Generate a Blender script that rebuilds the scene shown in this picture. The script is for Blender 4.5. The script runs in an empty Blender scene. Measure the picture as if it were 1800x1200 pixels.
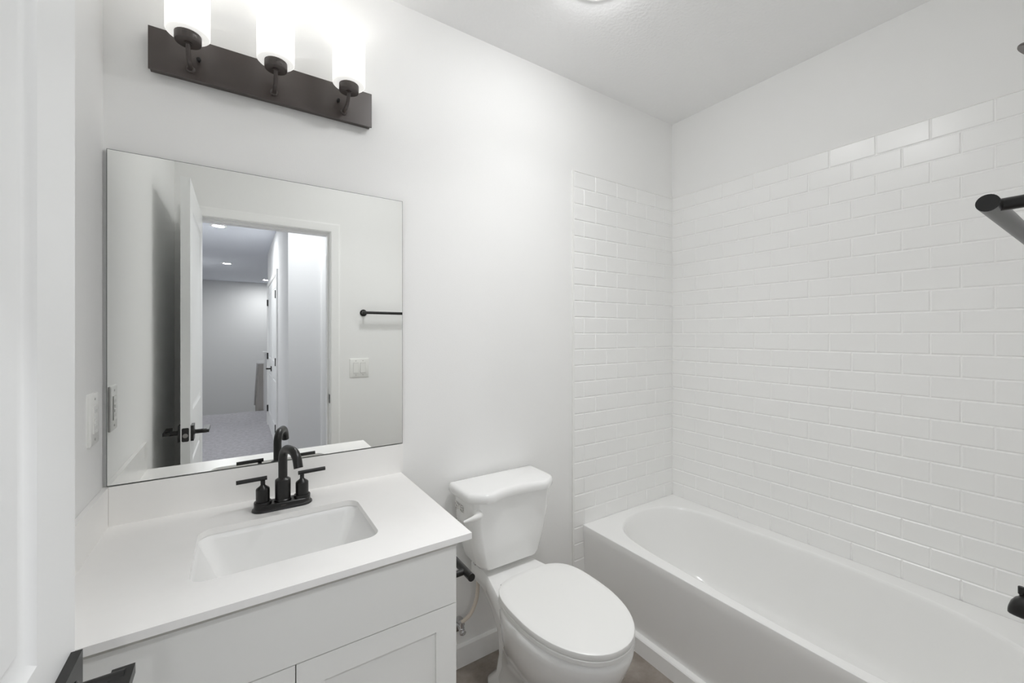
import bpy, bmesh, math, random
from mathutils import Vector, Matrix

# ------------------------------------------------------------------ camera, world, exposure
C = bpy.context.scene
PI = math.pi
cam_d = bpy.data.cameras.new('camera')
cam = bpy.data.objects.new('camera', cam_d)
C.collection.objects.link(cam)
cam.location = (0.2978, -1.4987, 1.3246)
cam.rotation_euler = (PI / 2, 0, -0.5823)
cam_d.sensor_width = 36.0
cam_d.sensor_fit = 'HORIZONTAL'
cam_d.lens = 36.0 * 729.0 / 1800.0
cam_d.shift_y = -13.1 / 1800.0
cam_d.clip_start = 0.01
C.camera = cam

w = bpy.data.worlds.new('world')
C.world = w
w.use_nodes = True
w.node_tree.nodes['Background'].inputs[0].default_value = (0.8, 0.85, 0.9, 1)
w.node_tree.nodes['Background'].inputs[1].default_value = 0.05

C.view_settings.view_transform = 'Standard'
C.view_settings.look = 'None'
C.view_settings.gamma = 1.0
C.view_settings.exposure = 0.07
C.cycles.use_denoising = True
C.cycles.max_bounces = 24
C.cycles.diffuse_bounces = 16
C.cycles.glossy_bounces = 8
C.cycles.sample_clamp_indirect = 6.0
C.cycles.caustics_reflective = False
C.cycles.caustics_refractive = False

CEILING_LAMP = 52.0       # radiance of the opal ceiling domes: the real lamp and the added fill
DOWNLIGHT = 1.8           # watts each dome throws straight down
BULB = 0.8                # watts of each vanity bulb, most of it leaving through the open top of the shade
SHADE_GLOW = 0.46         # own glow of the lit opal glass
HALL_LAMP = 500.0         # radiance of the hall downlights, also scales the added fill by the door


# ------------------------------------------------------------------ materials
def srgb(v):
    return v / 12.92 if v <= 0.04045 else ((v + 0.055) / 1.055) ** 2.4


def col(r, g, b):
    return (srgb(r / 255), srgb(g / 255), srgb(b / 255), 1)


def mat(name, c, rough=0.5, spec=0.5, metal=0.0, bump=None, coat=0.0, vary=None):
    m = bpy.data.materials.new(name)
    m.use_nodes = True
    nt = m.node_tree
    b = nt.nodes['Principled BSDF']
    b.inputs['Base Color'].default_value = c
    b.inputs['Roughness'].default_value = rough
    b.inputs['Specular IOR Level'].default_value = spec
    b.inputs['Metallic'].default_value = metal
    if coat:
        b.inputs['Coat Weight'].default_value = coat
        b.inputs['Coat Roughness'].default_value = 0.05
    tc = None
    if bump or vary:
        tc = nt.nodes.new('ShaderNodeNewGeometry')
    if bump:
        scale, strength, dist = bump
        n = nt.nodes.new('ShaderNodeTexNoise')
        n.inputs['Scale'].default_value = scale
        n.inputs['Detail'].default_value = 3.0
        bp = nt.nodes.new('ShaderNodeBump')
        bp.inputs['Strength'].default_value = strength
        bp.inputs['Distance'].default_value = dist
        nt.links.new(tc.outputs['Position'], n.inputs['Vector'])
        nt.links.new(n.outputs['Fac'], bp.inputs['Height'])
        nt.links.new(bp.outputs['Normal'], b.inputs['Normal'])
    if vary:
        scale, c2, lo, hi = vary
        n = nt.nodes.new('ShaderNodeTexNoise')
        n.inputs['Scale'].default_value = scale
        n.inputs['Detail'].default_value = 8.0
        n.inputs['Roughness'].default_value = 0.65
        r = nt.nodes.new('ShaderNodeValToRGB')
        r.color_ramp.elements[0].position = lo
        r.color_ramp.elements[0].color = c
        r.color_ramp.elements[1].position = hi
        r.color_ramp.elements[1].color = c2
        nt.links.new(tc.outputs['Position'], n.inputs['Vector'])
        nt.links.new(n.outputs['Fac'], r.inputs['Fac'])
        nt.links.new(r.outputs['Color'], b.inputs['Base Color'])
    return m


def emit(name, c, strength):
    m = bpy.data.materials.new(name)
    m.use_nodes = True
    nt = m.node_tree
    nt.nodes.remove(nt.nodes['Principled BSDF'])
    e = nt.nodes.new('ShaderNodeEmission')
    e.inputs['Color'].default_value = c
    e.inputs['Strength'].default_value = strength
    nt.links.new(e.outputs[0], nt.nodes['Material Output'].inputs['Surface'])
    return m


M_wall = mat('wall_paint', col(238, 238, 237), 0.75, 0.25, bump=(260, 0.12, 0.002))
M_ceil = mat('ceiling_paint', col(239, 239, 239), 0.85, 0.2, bump=(90, 0.45, 0.004))
M_trim = mat('trim_paint', col(242, 242, 241), 0.4, 0.4)
M_door = mat('door_paint', col(240, 241, 241), 0.42, 0.4)
M_cab = mat('cabinet_paint', col(232, 232, 229), 0.45, 0.4)
M_gap = mat('cabinet_carcass', col(205, 200, 192), 0.6, 0.3)
M_quartz = mat('white_quartz', col(241, 240, 238), 0.28, 0.5, vary=(5.0, col(238, 237, 235), 0.5, 0.75))
M_porc = mat('white_porcelain', col(240, 240, 239), 0.1, 0.5, coat=0.3)
M_plastic = mat('white_seat_plastic', col(236, 236, 234), 0.3, 0.5)
M_acryl = mat('white_tub_enamel', col(240, 240, 239), 0.14, 0.5, coat=0.2)
M_tile = mat('white_glazed_tile', col(241, 241, 240), 0.27, 0.5)
M_grout = mat('white_grout', col(245, 245, 244), 0.8, 0.2)
M_edge = mat('white_edge_strip', col(238, 238, 236), 0.35, 0.5)
M_black = mat('matte_black_metal', col(19, 18, 17), 0.33, 0.5)
M_bronze = mat('dark_bronze_metal', col(72, 65, 62), 0.33, 0.6)
M_chrome = mat('chrome', col(210, 210, 212), 0.12, 0.5, metal=1.0)
M_latch = mat('brushed_latch_steel', col(150, 148, 145), 0.35, 0.5, metal=1.0)
M_hose = mat('cream_braided_hose', col(222, 212, 200), 0.5, 0.4)
M_floor = mat('floor_vinyl_tile', col(118, 109, 101), 0.5, 0.4, vary=(7.0, col(163, 155, 147), 0.32, 0.72))
M_carpet = mat('grey_carpet', col(176, 174, 178), 0.95, 0.1, bump=(400, 0.8, 0.01), vary=(22.0, col(200, 198, 203), 0.35, 0.65))
M_hall = mat('hall_paint', col(226, 226, 226), 0.8, 0.2)
M_hallceil = mat('hall_ceiling_paint', col(222, 225, 232), 0.85, 0.2, bump=(60, 0.5, 0.005))
M_pl = mat('switch_plastic', col(234, 234, 231), 0.35, 0.5)
M_slot = mat('dark_slot', col(185, 184, 181), 0.6, 0.3)
M_brush = mat('grey_stair_side', col(168, 164, 160), 0.8, 0.2)
M_hallfill = emit('added_fill_by_the_door', (0.95, 0.97, 1, 1), HALL_LAMP * 0.75)  # emission of the unseen hall lamp added as fill
M_hallon = emit('lit_downlight', (0.97, 0.985, 1, 1), HALL_LAMP)


def mirror_mat():
    m = bpy.data.materials.new('silvered_glass')
    m.use_nodes = True
    b = m.node_tree.nodes['Principled BSDF']
    b.inputs['Base Color'].default_value = (0.93, 0.94, 0.925, 1)
    b.inputs['Metallic'].default_value = 1.0
    b.inputs['Roughness'].default_value = 0.0
    return m


M_mirror = mirror_mat()
M_mirror_edge = mat('mirror_edge', col(95, 100, 96), 0.3, 0.5, metal=0.4)


def shade_mat():
    # frosted opal glass, lit from the bulb inside: brightest round the bulb, paler towards both ends
    m = bpy.data.materials.new('lit_frosted_glass')
    m.use_nodes = True
    nt = m.node_tree
    b = nt.nodes['Principled BSDF']
    b.inputs['Base Color'].default_value = (0.9, 0.9, 0.89, 1)
    b.inputs['Roughness'].default_value = 0.3
    b.inputs['Emission Color'].default_value = (1, 0.985, 0.96, 1)
    b.inputs['Emission Strength'].default_value = SHADE_GLOW
    t = nt.nodes.new('ShaderNodeBsdfTranslucent')
    t.inputs['Color'].default_value = (0.03, 0.03, 0.0294, 1)
    a = nt.nodes.new('ShaderNodeAddShader')
    nt.links.new(b.outputs[0], a.inputs[0])
    nt.links.new(t.outputs[0], a.inputs[1])
    nt.links.new(a.outputs[0], nt.nodes['Material Output'].inputs['Surface'])
    return m


M_shade = shade_mat()


def sticker_mat():
    m = bpy.data.materials.new('printed_sticker')
    m.use_nodes = True
    nt = m.node_tree
    b = nt.nodes['Principled BSDF']
    b.inputs['Roughness'].default_value = 0.5
    g = nt.nodes.new('ShaderNodeNewGeometry')
    wv = nt.nodes.new('ShaderNodeTexNoise')
    wv.inputs['Scale'].default_value = 160
    mp = nt.nodes.new('ShaderNodeVectorMath')
    mp.operation = 'MULTIPLY'
    mp.inputs[1].default_value = (1, 0.6, 2.2)
    r = nt.nodes.new('ShaderNodeValToRGB')
    r.color_ramp.elements[0].position = 0.42
    r.color_ramp.elements[0].color = col(150, 148, 145)
    r.color_ramp.elements[1].position = 0.52
    r.color_ramp.elements[1].color = col(232, 231, 228)
    nt.links.new(g.outputs['Position'], mp.inputs[0])
    nt.links.new(mp.outputs[0], wv.inputs['Vector'])
    nt.links.new(wv.outputs['Fac'], r.inputs['Fac'])
    nt.links.new(r.outputs['Color'], b.inputs['Base Color'])
    return m


M_sticker = sticker_mat()


# ------------------------------------------------------------------ mesh helpers
def obj(name, bm, m, parent=None, smooth=35, bevel=0.0, segs=2):
    if bevel:
        es = [e for e in bm.edges if len(e.link_faces) == 2 and e.calc_face_angle(0) > 0.6]
        bmesh.ops.bevel(bm, geom=es, offset=bevel, segments=segs, profile=0.5, affect='EDGES', clamp_overlap=True)
    bmesh.ops.recalc_face_normals(bm, faces=bm.faces[:])
    me = bpy.data.meshes.new(name)
    bm.to_mesh(me)
    bm.free()
    me.materials.append(m)
    if smooth:
        me.shade_smooth()
        me.set_sharp_from_angle(angle=math.radians(smooth))
    o = bpy.data.objects.new(name, me)
    C.collection.objects.link(o)
    if parent is not None:
        # meshes are written in world coordinates: shift them into the parent's frame
        off = Vector(parent.get('_at', (0, 0, 0)))
        me.transform(Matrix.Translation(-off))
        o['_at'] = tuple(off)
        o.parent = parent
        if parent.type == 'MESH':
            pass
    return o


def thing(name, at, label=None, cat=None, group=None, kind=None):
    o = bpy.data.objects.new(name, None)
    C.collection.objects.link(o)
    o.location = at
    o.empty_display_size = 0.05
    o['_at'] = tuple(at)
    tag(o, label, cat, group, kind)
    return o


def tag(o, label=None, cat=None, group=None, kind=None):
    if label:
        o['label'] = label
    if cat:
        o['category'] = cat
    if group:
        o['group'] = group
    if kind:
        o['kind'] = kind
    return o


def struct(name, bm, m, parent=None, **k):
    o = obj(name, bm, m, parent, **k)
    if parent is None:
        o['kind'] = 'structure'
    return o


def box(x0, x1, y0, y1, z0, z1, bm=None):
    bm = bm or bmesh.new()
    v = [bm.verts.new((x, y, z)) for z in (z0, z1) for y in (y0, y1) for x in (x0, x1)]
    for f in ((0, 2, 3, 1), (4, 5, 7, 6), (0, 1, 5, 4), (1, 3, 7, 5), (3, 2, 6, 7), (2, 0, 4, 6)):
        bm.faces.new([v[i] for i in f])
    return bm


def loft(rings, bm=None, cap0=True, cap1=True, closed=False):
    bm = bm or bmesh.new()
    R = [[bm.verts.new(p) for p in r] for r in rings]
    n = len(R[0])
    pairs = list(zip(R[:-1], R[1:])) + ([(R[-1], R[0])] if closed else [])
    for a, b in pairs:
        for i in range(n):
            j = (i + 1) % n
            bm.faces.new((a[i], a[j], b[j], b[i]))
    if not closed:
        if cap0:
            bm.faces.new(R[0][::-1])
        if cap1:
            bm.faces.new(R[-1])
    return bm


def frame(t):
    t = Vector(t).normalized()
    a = Vector((0, 0, 1)) if abs(t.z) < 0.9 else Vector((0, 1, 0))
    u = t.cross(a).normalized()
    return u, t.cross(u).normalized()


def tube(path, r, n=20, bm=None):
    """round tube along a path of points; r is one radius or one per point"""
    P = [Vector(p) for p in path]
    rs = r if isinstance(r, (list, tuple)) else [r] * len(P)
    t0 = (P[1] - P[0]).normalized()
    u, v = frame(t0)
    rings = []
    tp = t0
    for i, p in enumerate(P):
        if i == 0:
            t = t0
        elif i == len(P) - 1:
            t = (P[i] - P[i - 1]).normalized()
        else:
            t = ((P[i + 1] - P[i]).normalized() + (P[i] - P[i - 1]).normalized()).normalized()
        q = tp.rotation_difference(t)
        u = q @ u
        v = q @ v
        tp = t
        rings.append([p + (u * math.cos(2 * PI * k / n) + v * math.sin(2 * PI * k / n)) * rs[i] for k in range(n)])
    return loft(rings, bm)


def lathe(base, axis, prof, n=32, bm=None, cap0=True, cap1=True):
    """prof: list of (radius, distance along axis)"""
    base = Vector(base)
    ax = Vector(axis).normalized()
    u, v = frame(ax)
    rings = [[base + ax * h + (u * math.cos(2 * PI * k / n) + v * math.sin(2 * PI * k / n)) * r for k in range(n)]
             for r, h in prof]
    return loft(rings, bm, cap0, cap1)


def rrect(x0, x1, y0, y1, r, z, k=6):
    pts = []
    for cx, cy, a0 in ((x1 - r, y1 - r, 0), (x0 + r, y1 - r, 90), (x0 + r, y0 + r, 180), (x1 - r, y0 + r, 270)):
        for i in range(k + 1):
            a = math.radians(a0 + 90 * i / k)
            pts.append((cx + r * math.cos(a), cy + r * math.sin(a), z))
    return pts


def catmull(pts, k=6):
    out = []
    n = len(pts)
    for i in range(n):
        p = [Vector(pts[(i + d) % n]) for d in (-1, 0, 1, 2)]
        for j in range(k):
            t = j / k
            out.append(0.5 * ((2 * p[1]) + (p[2] - p[0]) * t + (2 * p[0] - 5 * p[1] + 4 * p[2] - p[3]) * t * t
                              + (3 * p[1] - p[0] - 3 * p[2] + p[3]) * t ** 3))
    return out


def arc(c, a, b, r, t0, t1, k=8):
    """points of an arc round c in the plane of a and b"""
    c, a, b = Vector(c), Vector(a), Vector(b)
    return [c + a * (r * math.cos(math.radians(t0 + (t1 - t0) * i / k))) + b * (r * math.sin(math.radians(t0 + (t1 - t0) * i / k)))
            for i in range(k + 1)]


# ------------------------------------------------------------------ the setting
XR, YD, ZC = 2.397, -1.465, 2.5363            # right wall, door wall, ceiling
YH = -1.58                                     # hall side of the door wall
OX0, OX1, OZ = 0.088, 0.800, 1.992             # door opening

struct('floor', box(-0.1, XR + 0.1, YH, 0.1, -0.1, 0.0), M_floor)
struct('wall_back', box(-0.1, XR + 0.1, 0.0, 0.1, 0.0, ZC + 0.1), M_wall)
struct('wall_left', box(-0.1, 0.0, YH, 0.0, 0.0, ZC), M_wall)
struct('wall_right', box(XR, XR + 0.1, YH, 0.0, 0.0, ZC), M_wall)
b = box(-0.0, OX0 - 0.018, YH, YD, 0.0, ZC)
box(OX1 + 0.018, XR, YH, YD, 0.0, ZC, b)
box(OX0 - 0.018, OX1 + 0.018, YH, YD, OZ + 0.018, ZC, b)
struct('wall_front', b, M_wall)
struct('ceiling', box(-0.0, XR, YD, 0.0, ZC, ZC + 0.1), M_ceil)


def baseboard(name, x0, x1, y0, y1, axis, h=0.088, t=0.012, side=-1):
    """a board with an eased top edge along a wall; side gives the way it sticks out"""
    prof = [(0, 0), (t, 0), (t, h - 0.008), (t * 0.55, h), (0, h)]
    if axis == 'x':
        r = [[(x, y0 + side * d, z) for d, z in prof] for x in (x0, x1)]
    else:
        r = [[(x0 + side * d, y, z) for d, z in prof] for y in (y0, y1)]
    return struct(name, loft(r), M_trim, smooth=0)


baseboard('baseboard_back', 0.765, 1.626, 0, 0, 'x')


# subway tile: every tile is real relief over a grout bed
def tile_field(name, to3, u0, u1, z0, ztop, courses, first, P=0.0778, Q=0.1542, joint=0.0024, ease=0.0034, depth=0.0030):
    bm = bmesh.new()

    def q(a, bb, cc, d):
        bm.faces.new([bm.verts.new(to3(*p)) for p in (a, bb, cc, d)])
    for k in range(courses):
        zt, zb = ztop - P * k - joint / 2, max(ztop - P * (k + 1) + joint / 2, z0)
        if zt - zb < 0.01:
            continue
        j = first if k % 2 == 0 else first - Q / 2
        while j > u0 + 0.004:
            j -= Q
        while j < u1:
            a, e = max(j + joint / 2, u0), min(j + Q - joint / 2, u1)
            if e - a > 0.008:
                o = ((a, zb, -depth), (e, zb, -depth), (e, zt, -depth), (a, zt, -depth))
                i = ((a + ease, zb + ease, 0), (e - ease, zb + ease, 0), (e - ease, zt - ease, 0), (a + ease, zt - ease, 0))
                vo = [bm.verts.new(to3(*p)) for p in o]
                vi = [bm.verts.new(to3(*p)) for p in i]
                bm.faces.new(vi)
                for n in range(4):
                    m = (n + 1) % 4
                    bm.faces.new((vo[n], vo[m], vi[m], vi[n]))
            j += Q
    o = struct(name, bm, M_tile, smooth=0)
    return o


ZT = 2.1064
XT = 1.6365
TF = 0.006                                     # tile face stands this far off the painted wall
tile_field('wall_back_tile', lambda u, z, d: (u, -TF - d, z), XT, XR - TF, 0.0, ZT, 28, XT + 0.1408)
tile_field('wall_right_tile', lambda u, z, d: (XR - TF - d, -u, z), TF, -YD - TF, 0.0, ZT, 28, 0.1516)
tile_field('wall_front_tile', lambda u, z, d: (u, YD + TF + d, z), XT, XR - TF, 0.0, ZT, 28, XT + 0.1408)
g = 0.0034
struct('wall_back_grout', box(XT, XR, -TF + g - 0.0006, 0.0, 0.0, ZT), M_grout)
struct('wall_right_grout', box(XR - TF + g - 0.0006, XR, YD, 0.0, 0.0, ZT), M_grout)
struct('wall_front_grout', box(XT, XR, YD, YD + TF - g + 0.0006, 0.0, ZT), M_grout)
struct('trim_1', box(XT - 0.009, XT, -TF - 0.0015, 0.0, 0.0, ZT + 0.004), M_edge, bevel=0.001)
b = box(XT, XR - TF, -TF + 0.0005, 0.0, ZT - 0.0005, ZT + 0.003)
box(XR - TF + 0.0005, XR, YD, 0, ZT - 0.0005, ZT + 0.003, b)
struct('trim_2', b, M_edge)
struct('trim_3', box(XT - 0.009, XT, YD, YD + TF + 0.0015, 0.0, ZT + 0.004), M_edge, bevel=0.001)


# door frame: jambs with stops, and casing on both sides of the wall
def casing(x0, x1, zt, y, side, wdt=0.054, left=True):
    """flat casing with an eased inner step round an opening; side -1 or +1 is the way it faces"""
    bm = bmesh.new()
    prof = [(0, 0), (0, 0.009), (0.008, 0.012), (wdt - 0.01, 0.015), (wdt, 0.012), (wdt, 0)]
    ring = []
    for px, pz, dx, dz in ((x0, 0.0, -1, 0), (x0, zt, -1, 1), (x1, zt, 1, 1), (x1, 0.0, 1, 0)):
        ring.append([(px + dx * a, y + side * d, pz + dz * a) for a, d in prof])
    return loft(ring, bm)


b = box(OX0 - 0.018, OX0, YH, YD, 0, OZ + 0.018)
box(OX1, OX1 + 0.018, YH, YD, 0, OZ + 0.018, b)
box(OX0, OX1, YH, YD, OZ, OZ + 0.018, b)
box(OX0, OX0 + 0.011, YH + 0.02, YD - 0.037, 0, OZ, b)
box(OX1 - 0.011, OX1, YH + 0.02, YD - 0.037, 0, OZ, b)
box(OX0 + 0.011, OX1 - 0.011, YH + 0.02, YD - 0.037, OZ - 0.011, OZ, b)
jamb = struct('trim_4', b, M_trim)
struct('trim_5', casing(OX0 - 0.005, OX1 + 0.005, OZ + 0.005, YD, 1), M_trim, smooth=20)
struct('trim_6', casing(OX0 - 0.005, OX1 + 0.005, OZ + 0.005, YH, -1), M_trim, smooth=20)
obj('strike_plate', box(OX1 - 0.0025, OX1 + 0.001, YD - 0.033, YD - 0.001, 0.868, 0.925), M_black, jamb)


# ------------------------------------------------------------------ hall seen in the mirror
HX0, HX1 = -0.45, 0.663
YB, YE, YF = -2.696, -5.82, -10.04
struct('floor_hall', box(HX0 - 0.1, 3.0, -6.9, YH, -0.1, 0.0), M_carpet)
struct('floor_stairwell', box(HX0 - 0.1, 3.0, YF, -6.9, -2.7, -2.6), M_carpet)
struct('ceiling_hall', box(HX0 - 0.1, 3.0, YF, YH, ZC, ZC + 0.1), M_hallceil)
struct('wall_hall_left', box(HX0 - 0.1, HX0, YF, YH, -2.6, ZC), M_hall)
struct('wall_hall_end', box(HX0 - 0.1, 3.1, YF - 0.1, YF, -2.6, ZC), M_hall)
struct('wall_hall_near', box(HX0, -0.1, YH - 0.0, YH + 0.1, 0, ZC), M_hall)
struct('wall_hall_right', box(3.0, 3.1, YF, YH + 0.1, -2.6, ZC), M_hall)
struct('wall_hall_closet', box(HX1, 3.0, YE, YB, 0, ZC), M_hall)
struct('wall_hall_front', box(2.497, 3.0, YH, YH + 0.1, 0, ZC), M_hall)
struct('wall_stair_edge', box(HX0, 3.0, -6.95, -6.9, -2.6, -0.1), M_hall)
baseboard('baseboard_hall', HX1, 0, YE - 0.012, -5.62, 'y', h=0.13, t=0.014, side=-1)
baseboard('baseboard_closet', HX1, 0, -3.80, YB + 0.014, 'y', h=0.13, t=0.014, side=-1)
baseboard('baseboard_crossing', HX1 - 0.014, 0.92, YB, YB, 'x', h=0.13, t=0.014, side=1)
# casing of the next doorway on the crossing wall
struct('trim_7', casing(0.985, 1.70, 2.0, YB, 1, wdt=0.058), M_trim, smooth=20)

# knee wall with a white cap round the stair head, and its sloping neighbour
b = box(0.67, 2.9, -6.97, -6.87, 0.0, 0.985)
kn = struct('wall_stair_knee', b, M_hall)
struct('trim_8', box(0.645, 2.9, -6.99, -6.85, 0.985, 1.02), M_trim, bevel=0.004)
b = loft([[(x, -6.93, 0.0), (x, -6.93, 0.845), (x, -8.4, -0.10), (x, -8.4, -1.05)] for x in (0.575, 0.655)])
struct('wall_stair_slope', b, M_brush)
b = loft([[(x, -6.90, 0.82), (x, -6.90, 0.875), (x, -8.4, -0.06), (x, -8.4, -0.115)] for x in (0.55, 0.66)])
struct('trim_9', b, M_trim)


# ------------------------------------------------------------------ doors
def door_slab(wd, h, th, panels, st):
    """moulded slab, hinge edge at u=0, faces at v=0 and v=th, both sides panelled"""
    bm = bmesh.new()
    loops = ((0, 0), (0.010, 0.006), (0.018, 0.0075), (0.028, 0.0075), (0.036, 0.003))
    us = [0, st, wd - st, wd]
    zs = [0] + [z for p in panels for z in p] + [h]
    for v0, s in ((0, 1), (th, -1)):
        for i in range(3):
            for j in range(len(zs) - 1):
                if i == 1 and j % 2 == 1:
                    prev = None
                    for ins, d in loops:
                        r = [bm.verts.new((u, v0 + s * d, z)) for u, z in
                             ((us[1] + ins, zs[j] + ins), (us[2] - ins, zs[j] + ins),
                              (us[2] - ins, zs[j + 1] - ins), (us[1] + ins, zs[j + 1] - ins))]
                        if prev:
                            for k in range(4):
                                m = (k + 1) % 4
                                bm.faces.new((prev[k], prev[m], r[m], r[k]))
                        prev = r
                    bm.faces.new(prev)
                else:
                    bm.faces.new([bm.verts.new((u, v0, z)) for u, z in
                                  ((us[i], zs[j]), (us[i + 1], zs[j]), (us[i + 1], zs[j + 1]), (us[i], zs[j + 1]))])
    for q in (((0, 0, 0), (0, th, 0), (0, th, h), (0, 0, h)), ((wd, 0, 0), (wd, th, 0), (wd, th, h), (wd, 0, h)),
              ((0, 0, 0), (wd, 0, 0), (wd, th, 0), (0, th, 0)), ((0, 0, h), (wd, 0, h), (wd, th, h), (0, th, h))):
        bm.faces.new([bm.verts.new(p) for p in q])
    bmesh.ops.remove_doubles(bm, verts=bm.verts[:], dist=1e-5)
    return bm


def place(bm, f):
    for v in bm.verts:
        v.co = Vector(f(*v.co))
    return bm


def lever(parent, x, y, z, s, toward):
    """square rose, round stem and flat lever on a door face; s is the way out of the face"""
    ro = obj('door_handle', box(x, x + s * 0.0105, y - 0.033, y + 0.033, z - 0.033, z + 0.033), M_black, parent, bevel=0.0012)
    obj('stem', lathe((x + s * 0.008, y, z), (s, 0, 0), [(0.013, 0), (0.013, 0.004), (0.0095, 0.006), (0.0095, 0.047)], n=20), M_black, ro)
    xa, xb = sorted((x + s * 0.041, x + s * 0.063))
    y0, y1 = sorted((y - toward * 0.013, y + toward * 0.105))
    obj('lever', box(xa, xb, y0, y1, z - 0.0065, z + 0.0065), M_black, ro, bevel=0.0015)
    return ro


DX0, DX1 = 0.0912, 0.1242                       # the open door stands along the left wall
DE = -0.7552                                    # its free edge
door = thing('door_1', (DX0, YD, 0.0), kind='structure')
slab = place(door_slab(0.7095, 1.985, DX1 - DX0, ((0.22, 0.775), (0.975, 1.868)), 0.118),
             lambda u, v, z: (DX0 + v, YD + 0.0003 + u, z + 0.008))
obj('door_slab', slab, M_door, door, smooth=25)
lever(door, DX1, -0.803, 0.898, 1, -1)
lever(door, DX0, -0.803, 0.898, -1, -1)
b = loft([[(x, y, z) for x, z, _ in rrect(0.0955, 0.1199, 0.867, 0.925, 0.005, 0)] for y in (DE - 0.001, DE + 0.0012)])
lp = obj('latch_plate', b, M_black, door)
obj('latch_bolt', lathe((0.1077, DE, 0.892), (0, 1, 0), [(0.0095, 0), (0.0095, 0.002), (0.008, 0.003)], n=24), M_latch, lp)
for z in (0.2, 1.0, 1.8):
    obj('hinge', lathe((DX0 - 0.006, YD + 0.019, z - 0.045), (0, 0, 1), [(0.006, 0), (0.006, 0.09)], n=12), M_black, door)

# the pair of closet doors on the hall wall
for nm, y0, s in (('door_2', -5.53, 1), ('door_3', -3.92, -1)):
    d = thing(nm, (HX1, y0, 0.0), kind='structure')
    bm = place(door_slab(0.80, 1.985, 0.03, ((0.22, 0.78), (0.98, 1.87)), 0.115),
               lambda u, v, z, s=s, y0=y0: (HX1 - 0.008 + v, y0 + s * (u + 0.003), z + 0.01))
    obj('door_slab', bm, M_door, d, smooth=25)
    for z in (0.25, 1.006, 1.777):
        obj('hinge', box(HX1 - 0.026, HX1 - 0.006, y0 - 0.006 - s * 0.006, y0 + 0.006 - s * 0.006 + s * 0.03, z - 0.045, z + 0.045), M_black, d)
    if nm == 'door_2':
        lever(d, HX1 - 0.008, -4.79, 0.872, -1, -1)
b = bmesh.new()
prof = [(0, 0), (0, 0.012), (0.008, 0.018), (0.05, 0.02), (0.058, 0.016), (0.058, 0)]
struct('trim_10', loft([[(HX1 - d, py + sy * a, pz + sz * a) for a, d in prof] for py, pz, sy, sz in
                        ((-5.545, 0, -1, 0), (-5.545, 2.0, -1, 1), (-3.905, 2.0, 1, 1), (-3.905, 0, 1, 0))]), M_trim, smooth=20)


# ------------------------------------------------------------------ lamps
# ceiling lamp over the tub side of the room (only its rim shows at the top of the picture)
# (only the rim of the first shows at the top of the picture; the second is an unseen fill lamp added to brighten the room)
for CLX, CLY, share, lab in ((1.320, -0.496, 0.75, 'round white flush light on the textured bathroom ceiling at the top edge'),
                      (1.020, -0.760, 1.18, 'added fill light out of view on the bathroom ceiling in front of the vanity')):
    lamp = thing('ceiling_light', (CLX, CLY, ZC), lab, 'ceiling light', 'flush lights on the bathroom ceiling')
    ring = [(0.105, 0), (0.105, 0.006), (0.097, 0.012), (0.080, 0.013), (0.072, 0.009), (0.072, 0.0)]
    obj('trim_ring', lathe((CLX, CLY, ZC), (0, 0, -1), ring, n=48, cap0=False, cap1=False), M_edge, lamp)
    dome = [(0.072 * math.cos(math.radians(a)), 0.006 + 0.044 * math.sin(math.radians(a))) for a in (0, 15, 30, 45, 60, 75, 88)]
    obj('diffuser', lathe((CLX, CLY, ZC), (0, 0, -1), dome, n=24, cap0=False), emit('lit_ceiling_diffuser', (0.99, 0.993, 1, 1), CEILING_LAMP * share), lamp)
    ad = bpy.data.lights.new('ceiling_lamp_light', 'AREA')     # the part of its light thrown straight down
    ad.shape = 'DISK'
    ad.size = 0.13
    ad.energy = DOWNLIGHT * share
    ad.color = (0.99, 0.993, 1)
    ad.spread = math.radians(112)
    ao = bpy.data.objects.new('ceiling_lamp_light', ad)
    C.collection.objects.link(ao)
    ao.parent = lamp
    ao.location = (0, 0, -0.0515)

for k, (x, y, lab) in enumerate(((0.75, -2.12, 'added fill downlight, out of view in the crossing hall just outside the bathroom doorway'),  # unseen lamp added to brighten the crossing wall and the vanity front
                                 (0.106, -4.195, 'recessed downlight in the hall ceiling nearest the doorway, seen in the mirror'),
                                 (0.127, -7.139, 'recessed downlight in the middle of the hall ceiling, seen in the mirror'),
                                 (0.80, -9.30, 'recessed downlight by the end wall of the hall, beside the closet corner in the mirror'))):
    t = thing('recessed_downlight', (x, y, ZC), lab, 'downlight', 'downlights in the hall ceiling')
    obj('trim_ring', lathe((x, y, ZC), (0, 0, -1), [(0.085, 0), (0.08, 0.008), (0.060, 0.01), (0.056, 0.0)], n=32, cap0=False, cap1=False), M_edge, t)
    obj('lens', lathe((x, y, ZC), (0, 0, -1), [(0.057, 0.004), (0.035, 0.009)], n=32, cap0=False), M_hallon if k else M_hallfill, t)

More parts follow.
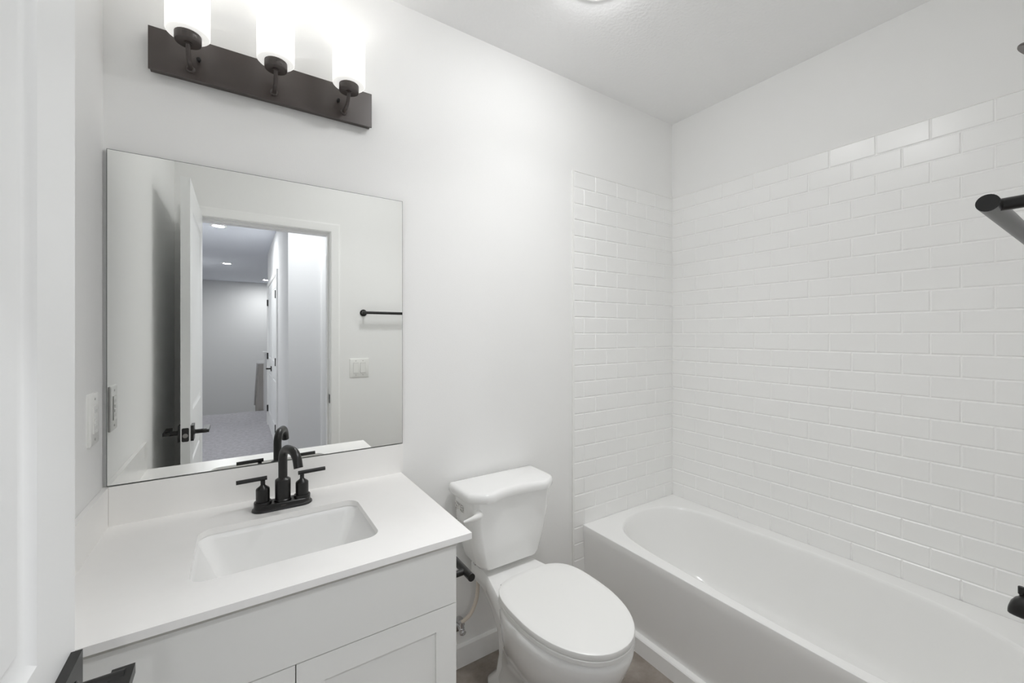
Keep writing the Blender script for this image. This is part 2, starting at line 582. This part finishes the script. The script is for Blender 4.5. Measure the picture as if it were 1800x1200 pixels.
# vanity light
VL = 0.388
vl = thing('vanity_light', (VL, 0, 2.04), 'dark bronze three-shade vanity light on the wall above the mirror', 'wall light')
b = box(0.0955, 0.6805, -0.024, 0.0, 2.046, 2.151)
bp_ = obj('backplate', b, M_bronze, vl, bevel=0.003, segs=2)
b = box(0.0935, 0.6825, -0.030, -0.0245, 2.0405, 2.1555)
obj('faceplate', b, M_bronze, vl, bevel=0.0015)
for k in (-1, 0, 1):
    cx, cy = VL + k * 0.203, -0.108
    path = [(cx, -0.028, 2.067), (cx, -0.062, 2.067)] + [tuple(p) for p in arc((cx, -0.072, 2.103), (0, -1, 0), (0, 0, -1), 0.036, 90, 0, 8)] + [(cx, cy, 2.102)]
    am = obj('arm', tube(path, 0.0055, 14), M_bronze, vl)
    obj('arm_collar', lathe((cx, -0.030, 2.067), (0, -1, 0), [(0.0105, 0), (0.0105, 0.003), (0.007, 0.006)], n=20), M_bronze, am)
    obj('cup', lathe((cx, cy, 2.096), (0, 0, 1), [(0.009, -0.003), (0.009, 0), (0.0285, 0.0005), (0.0295, 0.002), (0.0295, 0.022), (0.028, 0.024)], n=40), M_bronze, am)
    R, t = 0.0485, 0.003
    obj('glass_shade', lathe((cx, cy, 2.117), (0, 0, 1),
                             [(0.028, 0.0), (R - 0.003, 0.0), (R, 0.003), (R, 0.140), (R - 0.0015, 0.1415), (R - t, 0.140), (R - t, 0.005), (0.028, 0.004)],
                             n=48, cap0=False, cap1=False), M_shade, vl)
    obj('bulb', lathe((cx, cy, 2.121), (0, 0, 1), [(0.013, 0), (0.013, 0.03), (0.020, 0.04), (0.022, 0.05), (0.018, 0.064), (0.008, 0.070)], n=24), M_shade, vl)
    ld = bpy.data.lights.new('bulb_light', 'POINT')
    ld.energy = BULB
    ld.color = (1, 0.985, 0.965)
    ld.shadow_soft_size = 0.015
    lo = bpy.data.objects.new('bulb_light', ld)
    C.collection.objects.link(lo)
    lo.parent = vl
    lo.location = (cx - VL, cy, 2.206 - 2.04)
for x in (0.2035, 0.5725):
    obj('screw_knob', lathe((x, -0.030, 2.096), (0, -1, 0), [(0.003, 0), (0.003, 0.007), (0.0055, 0.008), (0.0055, 0.014), (0.004, 0.0155)], n=16), M_black, vl)


# ------------------------------------------------------------------ mirror
MX0, MX1, MZ0, MZ1 = 0.0085, 0.7982, 0.9255, 1.8100
mi = thing('wall_mirror', (0.403, 0, MZ0), 'large frameless mirror on the wall above the white vanity top', 'mirror')
obj('glass_edge', box(MX0, MX1, -0.0098, -0.0005, MZ0, MZ1), M_mirror_edge, mi)
b = bmesh.new()
b.faces.new([b.verts.new(p) for p in ((MX0 + 0.0012, -0.0101, MZ0 + 0.0015), (MX1 - 0.0010, -0.0101, MZ0 + 0.0015), (MX1 - 0.0010, -0.0101, MZ1 - 0.0012), (MX0 + 0.0012, -0.0101, MZ1 - 0.0012))])
obj('reflecting_face', b, M_mirror, mi, smooth=0)


# ------------------------------------------------------------------ vanity
ZK = 0.820                                      # top of the counter
TK = 0.0155
FX, FY = 0.7593, -0.540                         # right side and front face of the cabinet
van = thing('vanity_cabinet', (0.39, -0.27, 0.0), 'white shaker vanity cabinet under the quartz top, left of the toilet', 'cabinet')
zt_ = ZK - TK - 0.0003                         # open-topped carcass: two sides, back, bottom and a face frame
b = box(0.002, 0.020, FY + 0.020, -0.001, 0.09, zt_)
box(FX - 0.018, FX, FY + 0.020, -0.001, 0.09, zt_, b)
box(0.020, FX - 0.018, -0.012, -0.001, 0.09, zt_, b)
box(0.020, FX - 0.018, FY + 0.020, -0.012, 0.09, 0.108, b)
box(0.020, FX - 0.018, FY + 0.020, FY + 0.038, 0.108, zt_, b)
obj('body', b, M_cab, van, smooth=0)
obj('toe_kick', box(0.002, FX - 0.004, FY + 0.09, -0.01, 0.0, 0.09), M_gap, van, smooth=0)
ZG = 0.6446
obj('drawer_front', box(0.012, FX, FY, FY + 0.0195, ZG, ZK - TK - 0.0165), M_cab, van, bevel=0.0008, segs=1)


def shaker(x0, x1, z0, z1, st=0.0545):
    bm = bmesh.new()
    y0, y1, yp = FY, FY + 0.0195, FY + 0.007
    o = [(x0, z0), (x1, z0), (x1, z1), (x0, z1)]
    i = [(x0 + st, z0 + st), (x1 - st, z0 + st), (x1 - st, z1 - st), (x0 + st, z1 - st)]
    vo = [bm.verts.new((x, y0, z)) for x, z in o]
    vb = [bm.verts.new((x, y1, z)) for x, z in o]
    vi = [bm.verts.new((x, y0, z)) for x, z in i]
    vp = [bm.verts.new((x, yp, z)) for x, z in i]
    bm.faces.new(vb[::-1])
    bm.faces.new(vp)
    for k in range(4):
        m = (k + 1) % 4
        bm.faces.new((vo[k], vo[m], vi[m], vi[k]))
        bm.faces.new((vi[k], vi[m], vp[m], vp[k]))
        bm.faces.new((vo[m], vo[k], vb[k], vb[m]))
    return bm


XM = 0.3957
obj('cabinet_door', shaker(XM + 0.0012, FX, 0.095, ZG - 0.0025), M_cab, van, smooth=0)
obj('cabinet_door', shaker(0.012, XM - 0.0012, 0.095, ZG - 0.0025), M_cab, van, smooth=0)

# quartz top with its splashes
CX0, CX1, CYF = 0.0015, 0.7925, -0.562
SX0, SX1, SYF, SYB = 0.211, 0.597, -0.446, -0.172   # sink cut-out
ct = thing('vanity_countertop', (0.4, -0.28, ZK - TK), 'white quartz vanity top with splashes and a rectangular sink cut-out', 'countertop')


def holed_slab(x0, x1, y0, y1, hole, z0, z1):
    bm = bmesh.new()
    cx, cy = sum(p[0] for p in hole) / len(hole), sum(p[1] for p in hole) / len(hole)
    out = []
    for p in hole:
        dx, dy = p[0] - cx, p[1] - cy
        t = min(((x1 - cx) / dx if dx > 0 else (x0 - cx) / dx) if abs(dx) > 1e-9 else 1e9,
                ((y1 - cy) / dy if dy > 0 else (y0 - cy) / dy) if abs(dy) > 1e-9 else 1e9)
        out.append([cx + dx * t, cy + dy * t])
    for c in ((x0, y0), (x1, y0), (x1, y1), (x0, y1)):
        i = min(range(len(out)), key=lambda k: (out[k][0] - c[0]) ** 2 + (out[k][1] - c[1]) ** 2)
        out[i] = list(c)
    n = len(hole)
    T = [bm.verts.new((p[0], p[1], z1)) for p in out]
    Bt = [bm.verts.new((p[0], p[1], z0)) for p in out]
    HT = [bm.verts.new((p[0], p[1], z1)) for p in hole]
    HB = [bm.verts.new((p[0], p[1], z0)) for p in hole]
    for i in range(n):
        j = (i + 1) % n
        for q in ((HT[i], HT[j], T[j], T[i]), (T[i], T[j], Bt[j], Bt[i]), (Bt[i], Bt[j], HB[j], HB[i]), (HB[i], HB[j], HT[j], HT[i])):
            bm.faces.new(q)
    return bm


hole = rrect(SX0, SX1, SYF, SYB, 0.034, 0, k=10)
obj('slab', holed_slab(CX0, CX1, CYF, -0.001, hole, ZK - TK, ZK), M_quartz, ct, smooth=30)
obj('backsplash', box(0.013, 0.7995, -0.0125, -0.0008, ZK, 0.9235), M_quartz, ct, bevel=0.001, segs=1)
obj('side_splash', box(0.0008, 0.0125, CYF + 0.004, -0.0008, ZK, 0.9235), M_quartz, ct, bevel=0.001, segs=1)

sink = thing('undermount_sink', (0.404, -0.309, ZK - 0.15), 'white rectangular undermount sink set in the vanity top', 'sink')


def srect(dx0, dx1, dyf, dyb, r, z):
    return rrect(SX0 + dx0, SX1 - dx1, SYF + dyf, SYB - dyb, r, z, k=10)


zb = ZK - TK
rings = [srect(-0.02, -0.02, -0.02, -0.02, 0.05, zb - 0.0005), srect(-0.002, -0.002, -0.002, -0.002, 0.035, zb - 0.0005),
         srect(0.0, 0.0, 0.0, 0.0, 0.034, zb - 0.003), srect(0.006, 0.006, 0.003, 0.003, 0.032, zb - 0.015),
         srect(0.040, 0.040, 0.012, 0.012, 0.028, zb - 0.095), srect(0.066, 0.066, 0.021, 0.021, 0.028, zb - 0.135),
         srect(0.080, 0.080, 0.034, 0.034, 0.030, zb - 0.150), srect(0.12, 0.12, 0.07, 0.07, 0.03, zb - 0.155)]
obj('basin', loft(rings, cap0=False), M_porc, sink, smooth=50)
obj('drain', lathe((0.404, -0.309, zb - 0.1555), (0, 0, 1), [(0.022, 0), (0.022, 0.002), (0.018, 0.003)], n=28), M_black, sink)

# faucet
FC = (0.4056, -0.112)
fa = thing('bathroom_faucet', (FC[0], FC[1], ZK), 'matte black two-handle faucet on the vanity top behind the sink', 'faucet')


def stadium(cx, cy, hl, r, z, k=10):
    pts = []
    for sgn, a0 in ((1, -90), (-1, 90)):
        for i in range(k + 1):
            a = math.radians(a0 + 180 * i / k)
            pts.append((cx + sgn * (hl - r) + r * math.cos(a), cy + r * math.sin(a), z))
    return pts


b = loft([stadium(*FC, 0.0775, 0.0285, ZK), stadium(*FC, 0.0785, 0.0295, ZK + 0.002), stadium(*FC, 0.0775, 0.0285, ZK + 0.005),
          stadium(*FC, 0.0735, 0.0250, ZK + 0.0075), stadium(*FC, 0.0725, 0.0240, ZK + 0.017), stadium(*FC, 0.0705, 0.022, ZK + 0.019)])
bp2 = obj('base_plate', b, M_black, fa)
obj('emblem', box(FC[0] - 0.006, FC[0] + 0.006, FC[1] - 0.0247, FC[1] - 0.0235, ZK + 0.0105, ZK + 0.0125), M_bronze, bp2, smooth=0)
ZP = ZK + 0.019
for s in (-1, 1):
    hx = FC[0] + s * 0.0505
    h = obj('handle', lathe((hx, FC[1], ZP - 0.002), (0, 0, 1),
                            [(0.0225, 0), (0.0225, 0.007), (0.0215, 0.009), (0.0175, 0.0095), (0.0175, 0.043), (0.0165, 0.046),
                             (0.008, 0.053), (0.0058, 0.056), (0.0058, 0.068)], n=32), M_black, fa)
    xa, xb = sorted((hx - s * 0.0105, hx + s * 0.064))
    obj('lever', tube([(xa, FC[1], ZP + 0.0705), (xb, FC[1], ZP + 0.0720)], 0.0058, 16), M_black, h)
bd = obj('body', lathe((FC[0], FC[1], ZP - 0.002), (0, 0, 1), [(0.0225, 0), (0.0225, 0.006), (0.0205, 0.008), (0.0205, 0.060), (0.0195, 0.063), (0.0115, 0.068), (0.0115, 0.072)], n=36), M_black, fa)
d = Vector((0.31, -0.95, 0)).normalized()
up = Vector((0, 0, 1))
P0 = Vector((FC[0], FC[1], 0))
path = [P0 + up * 0.885, P0 + up * 0.92] + arc(P0 + d * 0.036 + up * 0.957, -d, up, 0.036, 0, 90, 8) + \
    arc(P0 + d * 0.058 + up * 0.955, d, up, 0.038, 90, 12, 8)
tip = path[-1]
path = path + [tip + Vector((d.x * 0.004, d.y * 0.004, -0.012))]
obj('spout', tube(path, 0.0120, 22), M_black, fa)


# ------------------------------------------------------------------ toilet
TX = 1.168
to = thing('toilet', (TX, -0.38, 0.0), 'white two-piece toilet with closed seat between vanity and bathtub', 'toilet')


def egg(wd, yb, yf, ym, z, nb=2.6, nf=2.1, n=56, cx=TX):
    pts = []
    for i in range(n):
        a = 2 * PI * i / n
        c_, s_ = math.cos(a), math.sin(a)
        e = nf if s_ < 0 else nb
        x = cx + wd * math.copysign(abs(c_) ** (2 / e), c_)
        L = (ym - yf) if s_ < 0 else (yb - ym)
        y = ym + L * math.copysign(abs(s_) ** (2 / e), s_)
        pts.append((x, y, z))
    return pts


# bowl: rim, belly, waist and foot as one lofted surface, with the deck under the tank
rings = [egg(0.090, -0.13, -0.52, -0.33, 0.0, 3.2, 2.4), egg(0.092, -0.13, -0.525, -0.33, 0.02, 3.2, 2.4),
         egg(0.084, -0.14, -0.515, -0.33, 0.04, 3, 2.4), egg(0.074, -0.155, -0.505, -0.34, 0.10, 3, 2.3),
         egg(0.082, -0.17, -0.53, -0.37, 0.17, 2.8, 2.2), egg(0.118, -0.20, -0.59, -0.41, 0.23, 2.6, 2.1),
         egg(0.145, -0.225, -0.655, -0.44, 0.29, 2.5, 2.1), egg(0.164, -0.24, -0.70, -0.455, 0.35, 2.5, 2.05),
         egg(0.173, -0.25, -0.718, -0.46, 0.395, 2.5, 2.05), egg(0.1755, -0.255, -0.722, -0.46, 0.415, 2.5, 2.05),
         egg(0.172, -0.26, -0.718, -0.46, 0.430, 2.5, 2.05), egg(0.162, -0.268, -0.708, -0.46, 0.4355, 2.5, 2.05)]
b = loft(rings)
dk = lambda z, i=0.0, lo=0.0: [(TX - 0.105 + i + lo, -0.045 - i, z), (TX - 0.110 + i + lo, -0.17, z), (TX - 0.158 + i + lo, -0.36, z), (TX - 0.12 + lo, -0.43, z),
                               (TX + 0.12 - lo, -0.43, z), (TX + 0.158 - i - lo, -0.36, z), (TX + 0.110 - i - lo, -0.17, z), (TX + 0.105 - i - lo, -0.045 - i, z)]
loft([dk(0.345, 0.012, 0.02), dk(0.375, 0.0), dk(0.428, 0.0), dk(0.4345, 0.005)], b)
# trapway behind the waist
loft([[(p[0], p[1], p[2]) for p in rrect(TX - wd, TX + wd, y0, yb_, 0.028, z)] for wd, y0, yb_, z in
      ((0.088, -0.30, -0.125, 0.0), (0.088, -0.30, -0.125, 0.025), (0.066, -0.28, -0.15, 0.055), (0.060, -0.27, -0.16, 0.13),
       (0.062, -0.28, -0.15, 0.22), (0.078, -0.30, -0.12, 0.30), (0.096, -0.32, -0.08, 0.36))], b)
bowl = obj('bowl', b, M_porc, to, smooth=48)
for s in (-1, 1):
    obj('bolt_cap', lathe((TX + s * 0.088, -0.315, 0.022), (0, 0, 1), [(0.014, 0), (0.0135, 0.008), (0.009, 0.015), (0.003, 0.017)], n=20), M_porc, bowl)


def seat_ring(sc, z, dw=0.0):
    return egg(0.171 + dw, -0.272 + dw, -0.724 - dw, -0.465, z, 3.3, 2.12)


obj('seat', loft([seat_ring(1, 0.4365, -0.004), seat_ring(1, 0.439, 0), seat_ring(1, 0.450, 0), seat_ring(1, 0.4515, -0.002)]), M_plastic, to, smooth=40)
obj('seat_lid', loft([seat_ring(1, 0.4535, -0.006), seat_ring(1, 0.454, -0.001), seat_ring(1, 0.4655, 0.0), seat_ring(1, 0.4690, -0.0012), seat_ring(1, 0.4706, -0.004), seat_ring(1, 0.4718, -0.02)]), M_plastic, to, smooth=40)
for s in (-1, 1):
    obj('seat_hinge', tube([(TX + s * 0.055, -0.272, 0.443), (TX + s * 0.105, -0.272, 0.443)], 0.009, 16), M_plastic, to)


# tank
def tank_ring(x0, x1, y0, y1, z, r=0.035, bow=0.012, k=8):
    pts = rrect(x0, x1, y0, y1, r, z, k)
    cx = (x0 + x1) / 2
    out = []
    for x, y, zz in pts:
        t = max(0.0, 1 - ((x - cx) / ((x1 - x0) / 2)) ** 2)
        if y < (y0 + y1) / 2:
            y -= bow * t
        out.append((x, y, zz))
    return out


ks = 6
xs_front = 0
b = loft([tank_ring(1.052, 1.280, -0.172, -0.05, 0.4575, 0.03, 0.019), tank_ring(1.038, 1.294, -0.179, -0.04, 0.4610, 0.03, 0.02),
          tank_ring(1.025, 1.306, -0.182, -0.036, 0.478, 0.032, 0.02), tank_ring(1.006, 1.330, -0.186, -0.032, 0.55, 0.035, 0.016),
          tank_ring(0.992, 1.346, -0.190, -0.03, 0.64, 0.035, 0.012), tank_ring(0.986, 1.352, -0.192, -0.03, 0.725, 0.035, 0.010)])
tank = obj('tank', b, M_porc, to, smooth=48)


def lid_outline(z, o=0.0):
    half = [(0.012, -0.2115), (0.050, -0.2125), (0.085, -0.221), (0.112, -0.2295), (0.138, -0.2255), (0.165, -0.209), (0.188, -0.188),
            (0.197, -0.165), (0.199, -0.10), (0.198, -0.040), (0.190, -0.024), (0.172, -0.020), (0.10, -0.018), (0.03, -0.018)]
    cx, cy = 1.169, -0.125
    pts = [Vector((cx + x, y, z)) for x, y in half] + [Vector((cx - x, y, z)) for x, y in half[::-1]]
    pts = catmull(pts, 4)
    n = len(pts)
    out = []
    for i, p in enumerate(pts):
        t = (pts[(i + 1) % n] - pts[i - 1]).normalized()
        nrm = Vector((t.y, -t.x, 0))
        if nrm.dot(p - Vector((cx, cy, z))) < 0:
            nrm = -nrm
        out.append(p + nrm * o)
    return out


obj('tank_lid', loft([lid_outline(0.722, -0.008), lid_outline(0.722, -0.002), lid_outline(0.7255, 0.0), lid_outline(0.741, 0.0), lid_outline(0.749, -0.003),
                      lid_outline(0.7535, -0.009), lid_outline(0.7555, -0.018)]), M_porc, to, smooth=50)
# flush lever on the left of the tank front
fl = obj('flush_lever', lathe((1.012, -0.186, 0.680), (0, -1, 0), [(0.0155, 0), (0.0155, 0.009), (0.013, 0.014), (0.011, 0.022), (0.006, 0.025)], n=24), M_plastic, to)
obj('lever_arm', tube([(1.012, -0.205, 0.679), (0.994, -0.209, 0.679), (0.970, -0.213, 0.6785), (0.943, -0.216, 0.678)], [0.0115, 0.0095, 0.0065, 0.0035], 16), M_plastic, fl)
b = bmesh.new()
b.faces.new([b.verts.new(p) for p in ((0.9875, -0.055, 0.69), (0.9875, -0.125, 0.69), (0.9955, -0.125, 0.615), (0.9955, -0.055, 0.615))])
o = obj('paper_label', b, M_sticker, tank, smooth=0)
o['label'] = 'printed paper label on the tank side'

# water supply
sv = thing('water_supply_valve', (1.025, 0, 0.16), 'chrome stop valve on the wall beside the toilet with a cream hose', 'valve')
obj('escutcheon', lathe((1.022, -0.0005, 0.172), (0, -1, 0), [(0.030, 0), (0.029, 0.003), (0.014, 0.006), (0.012, 0.007)], n=32), M_chrome, sv)
vb = obj('valve_body', tube([(1.022, -0.004, 0.172), (1.022, -0.048, 0.172)], 0.008, 16), M_chrome, sv)
lathe_b = lathe((1.022, -0.045, 0.160), (0, 0, 1), [(0.011, 0), (0.011, 0.022), (0.0085, 0.024), (0.0085, 0.034), (0.0105, 0.036), (0.0105, 0.046)], n=16)
obj('outlet_nut', lathe_b, M_chrome, vb)
obj('valve_handle', lathe((1.022, -0.052, 0.172), (0, -1, 0), [(0.006, 0), (0.0095, 0.002), (0.0095, 0.010), (0.007, 0.012)], n=16), M_chrome, vb)
hp = [Vector(p) for p in ((1.022, -0.045, 0.205), (1.030, -0.050, 0.212), (1.052, -0.060, 0.235), (1.072, -0.068, 0.285), (1.078, -0.072, 0.345), (1.074, -0.074, 0.405), (1.066, -0.076, 0.452))]
fine = []
for i in range(len(hp) - 1):
    p = [hp[max(i - 1, 0)], hp[i], hp[i + 1], hp[min(i + 2, len(hp) - 1)]]
    for j in range(5):
        t = j / 5
        fine.append(0.5 * ((2 * p[1]) + (p[2] - p[0]) * t + (2 * p[0] - 5 * p[1] + 4 * p[2] - p[3]) * t * t + (3 * p[1] - p[0] - 3 * p[2] + p[3]) * t ** 3))
fine.append(hp[-1])
obj('supply_hose', tube(fine, 0.0072, 14), M_hose, sv)
obj('hose_nut', lathe((1.066, -0.076, 0.432), (0, 0, 1), [(0.010, 0), (0.0125, 0.004), (0.0125, 0.024)], n=8), M_chrome, sv)

# paper holder on the cabinet side
ph = thing('toilet_paper_holder', (FX, -0.452, 0.658), 'empty matte black toilet paper holder on the vanity side', 'paper holder')
obj('flange', lathe((FX - 0.0005, -0.452, 0.658), (1, 0, 0), [(0.022, 0), (0.022, 0.006), (0.020, 0.008)], n=28), M_black, ph)
obj('post', tube([(FX + 0.005, -0.452, 0.658), (FX + 0.070, -0.452, 0.658)], 0.0085, 18), M_black, ph)
obj('bar', tube([(FX + 0.0705, -0.490, 0.658), (FX + 0.0705, -0.335, 0.658)], 0.0105, 20), M_black, ph)


# ------------------------------------------------------------------ bathtub
tub = thing('bathtub', (2.04, -0.73, 0.0), 'white alcove bathtub with apron along the tiled wall', 'bathtub')
RZ, TXF = 0.4002, 1.694
TBX1, TBY0, TBY1 = XR - TF - 0.001, YD + TF + 0.001, -TF - 0.001
ctrl = [(1.757, -.34), (1.779, -.215), (1.83, -.13), (1.92, -.075), (2.06, -.052), (2.19, -.078), (2.262, -.135), (2.300, -.24), (2.312, -.44),
        (2.326, -.68), (2.322, -.95), (2.288, -1.18), (2.20, -1.335), (2.09, -1.375), (1.97, -1.378), (1.85, -1.355), (1.775, -1.28), (1.738, -1.12), (1.732, -.9), (1.738, -.7), (1.748, -.5)]
outl = catmull([Vector((x, y, 0)) for x, y in ctrl], 5)
BCX, BCY = 2.02, -0.74


def basin_ring(sx, sy, z, dy=0.0):
    return [(BCX + (p.x - BCX) * sx, BCY + dy + (p.y - BCY) * sy, z) for p in outl]


bm = bmesh.new()
hole_pts = basin_ring(1.012, 1.007, RZ)
n = len(hole_pts)
out = []
for p in hole_pts:
    dx, dy = p[0] - BCX, p[1] - BCY
    t = min((TBX1 - BCX) / dx if dx > 0 else ((TXF + 0.004 - BCX) / dx if dx < 0 else 1e9),
            (TBY1 - BCY) / dy if dy > 0 else ((TBY0 - BCY) / dy if dy < 0 else 1e9))
    out.append([BCX + dx * t, BCY + dy * t])
for c in ((TXF + 0.004, TBY0), (TBX1, TBY0), (TBX1, TBY1), (TXF + 0.004, TBY1)):
    i = min(range(n), key=lambda k: (out[k][0] - c[0]) ** 2 + (out[k][1] - c[1]) ** 2)
    out[i] = list(c)
rings = [[(p[0], p[1], RZ) for p in out], hole_pts]
for sx, sy, z, dy in ((1.0, 1.0, 0.3995, 0), (0.985, 0.992, 0.3965, 0), (0.972, 0.985, 0.388, 0), (0.955, 0.974, 0.36, -0.002), (0.925, 0.945, 0.27, -0.010),
                      (0.89, 0.905, 0.18, -0.022), (0.86, 0.875, 0.13, -0.03), (0.82, 0.845, 0.10, -0.034), (0.75, 0.80, 0.082, -0.036), (0.6, 0.68, 0.077, -0.036), (0.3, 0.4, 0.075, -0.036)):
    rings.append(basin_ring(sx, sy, z, dy))
loft(rings, bm, cap0=False)
obj('basin', bm, M_acryl, tub, smooth=40)
# apron: rolled lip, face leaning back a touch, toe flange
prof = [(TXF + 0.010, RZ - 0.0002), (TXF + 0.004, RZ - 0.0004), (TXF + 0.001, RZ - 0.002), (TXF, RZ - 0.006), (TXF, 0.36), (TXF + 0.006, 0.30), (TXF + 0.014, 0.065), (TXF - 0.006, 0.062),
        (TXF - 0.010, 0.058), (TXF - 0.016, 0.0), (TXF + 0.04, 0.0), (TXF + 0.04, 0.36)]
bm = loft([[(x, y, z) for x, z in prof] for y in (TBY0, TBY1)])
obj('apron', bm, M_acryl, tub, smooth=32)

SPX = 2.035
sp = thing('tub_spout', (SPX, YD, 0.59), 'matte black tub spout with a lift diverter, low at the right edge', 'spout')
secs = [(-1.458, 0.577, 0.0290, 0.060), (-1.40, 0.576, 0.0285, 0.060), (-1.345, 0.575, 0.0275, 0.060), (-1.325, 0.575, 0.0265, 0.056), (-1.312, 0.576, 0.024, 0.045), (-1.304, 0.577, 0.020, 0.031), (-1.300, 0.579, 0.014, 0.015)]
rings = []
for y, z0, hw, hh in secs:                      # underside z0, half width, height
    r = []
    for k in range(28):
        a = 2 * PI * k / 28
        c_, s_ = math.cos(a), math.sin(a)
        if s_ >= 0:
            r.append((SPX + hw * math.copysign(abs(c_) ** 0.8, c_), y, z0 + hh * 0.4 + hh * 0.6 * abs(s_) ** 0.9))
        else:
            r.append((SPX + hw * math.copysign(abs(c_) ** 0.5, c_), y, z0 + hh * 0.4 - hh * 0.4 * abs(s_) ** 0.5))
    rings.append(r)
obj('body', loft(rings), M_black, sp, smooth=50)
obj('diverter_knob', lathe((SPX, -1.3225, 0.618), (0, 0, 1), [(0.004, 0), (0.004, 0.014), (0.0062, 0.016), (0.0062, 0.034), (0.0055, 0.035)], n=16), M_black, sp)
obj('flange', lathe((SPX, YD + TF, 0.604), (0, 1, 0), [(0.036, 0), (0.035, 0.006), (0.031, 0.008)], n=28), M_black, sp)

sh = thing('shower_head', (SPX, YD, 2.13), 'dark shower head poking in high at the right edge', 'shower head')
ax = Vector((0, 0.62, -0.785)).normalized()
fc = Vector((SPX, -1.354, 2.054))
prof = [(0.011, -0.062), (0.013, -0.045), (0.020, -0.036), (0.044, -0.012), (0.050, -0.007), (0.051, -0.003), (0.049, 0.0)]
obj('head', lathe(fc, ax, prof, n=36), M_bronze, sh)
neck = fc - ax * 0.06
obj('arm', tube([(SPX, YD + TF, 2.135), (SPX, -1.44, 2.135), (SPX, -1.42, 2.128), tuple(neck)], 0.0085, 14), M_black, sh)
obj('flange', lathe((SPX, YD + TF, 2.135), (0, 1, 0), [(0.028, 0), (0.027, 0.004), (0.012, 0.009)], n=24), M_black, sh)

# towel bar on the front wall
tb = thing('towel_bar', (1.23, YD, 1.47), 'matte black towel bar beside the doorway, its end cap at the right edge', 'towel bar')
TBZ, TBY = 1.4695, -1.405
obj('bar', tube([(0.989, TBY, TBZ), (1.47, TBY, TBZ)], 0.0095, 24), M_black, tb)
for x in (1.012, 1.447):
    p = obj('post', tube([(x, YD + 0.003, TBZ), (x, TBY - 0.002, TBZ)], 0.0070, 18), M_black, tb)
    obj('flange', lathe((x, YD, TBZ), (0, 1, 0), [(0.023, 0), (0.023, 0.005), (0.021, 0.007)], n=32), M_black, p)


# ------------------------------------------------------------------ electrical plates
def plate(x0, x1, z0, z1, y, s, d):
    return loft([[(x, y + s * dd, z) for x, z, _ in rrect(x0 + i, x1 - i, z0 + i, z1 - i, 0.004, 0, 3)] for dd, i in ((0, 0), (d * 0.6, 0), (d, 0.003))])


sw = thing('light_switch', (0.985, YD, 1.094), 'white double rocker light switch seen in the mirror, below the towel bar', 'switch')
wp = obj('wall_plate', plate(0.922, 1.048, 1.030, 1.158, YD, 1, 0.006), M_pl, sw)
for cx in (0.962, 1.008):
    obj('rocker_frame', box(cx - 0.0175, cx + 0.0175, YD + 0.004, YD + 0.0066, 1.059, 1.129), M_slot, sw, smooth=0)
    obj('rocker', loft([[(cx - 0.0165, YD + 0.004, z0), (cx + 0.0165, YD + 0.004, z0), (cx + 0.0165, yy, zz), (cx - 0.0165, yy, zz)] for z0, yy, zz in ((1.0605, YD + 0.0085, 1.062), (1.0945, YD + 0.007, 1.0945), (1.1275, YD + 0.0105, 1.126))]) if False else
        box(cx - 0.0165, cx + 0.0165, YD + 0.004, YD + 0.0088, 1.0605, 1.1275), M_pl, sw, bevel=0.0012)
    for z in (1.046, 1.142):
        obj('plate_screw', lathe((cx, YD + 0.005, z), (0, 1, 0), [(0.003, 0), (0.003, 0.0014)], n=12), M_slot, wp)

ol = thing('wall_outlet', (0, -0.104, 1.119), 'white outlet with test buttons on the left wall beside the mirror', 'outlet')


def plate_x(y0, y1, z0, z1, d):
    return loft([[(dd, y, z) for y, z, _ in rrect(y0 + i, y1 - i, z0 + i, z1 - i, 0.004, 0, 3)] for dd, i in ((0, 0), (d * 0.7, 0), (d, 0.0025))])


wp = obj('wall_plate', plate_x(-0.1405, -0.0675, 1.056, 1.1815, 0.0065), M_pl, ol)
rc = obj('receptacle', box(0.005, 0.0085, -0.1205, -0.0875, 1.0855, 1.1520), M_pl, ol, bevel=0.001)
for z in (1.112, 1.124):
    obj('test_button', box(0.008, 0.0098, -0.1135, -0.0945, z - 0.004, z + 0.004), M_pl, rc, bevel=0.0006)
for z in (1.098, 1.138):
    for y in (-0.110, -0.098):
        obj('slot', box(0.008, 0.0087, y - 0.001, y + 0.001, z - 0.004, z + 0.004), M_slot, rc, smooth=0)
for z in (1.070, 1.1675):
    obj('plate_screw', lathe((0.006, -0.104, z), (1, 0, 0), [(0.003, 0), (0.003, 0.0014)], n=12), M_slot, wp)

for o in C.objects:
    if '_at' in o:
        del o['_at']
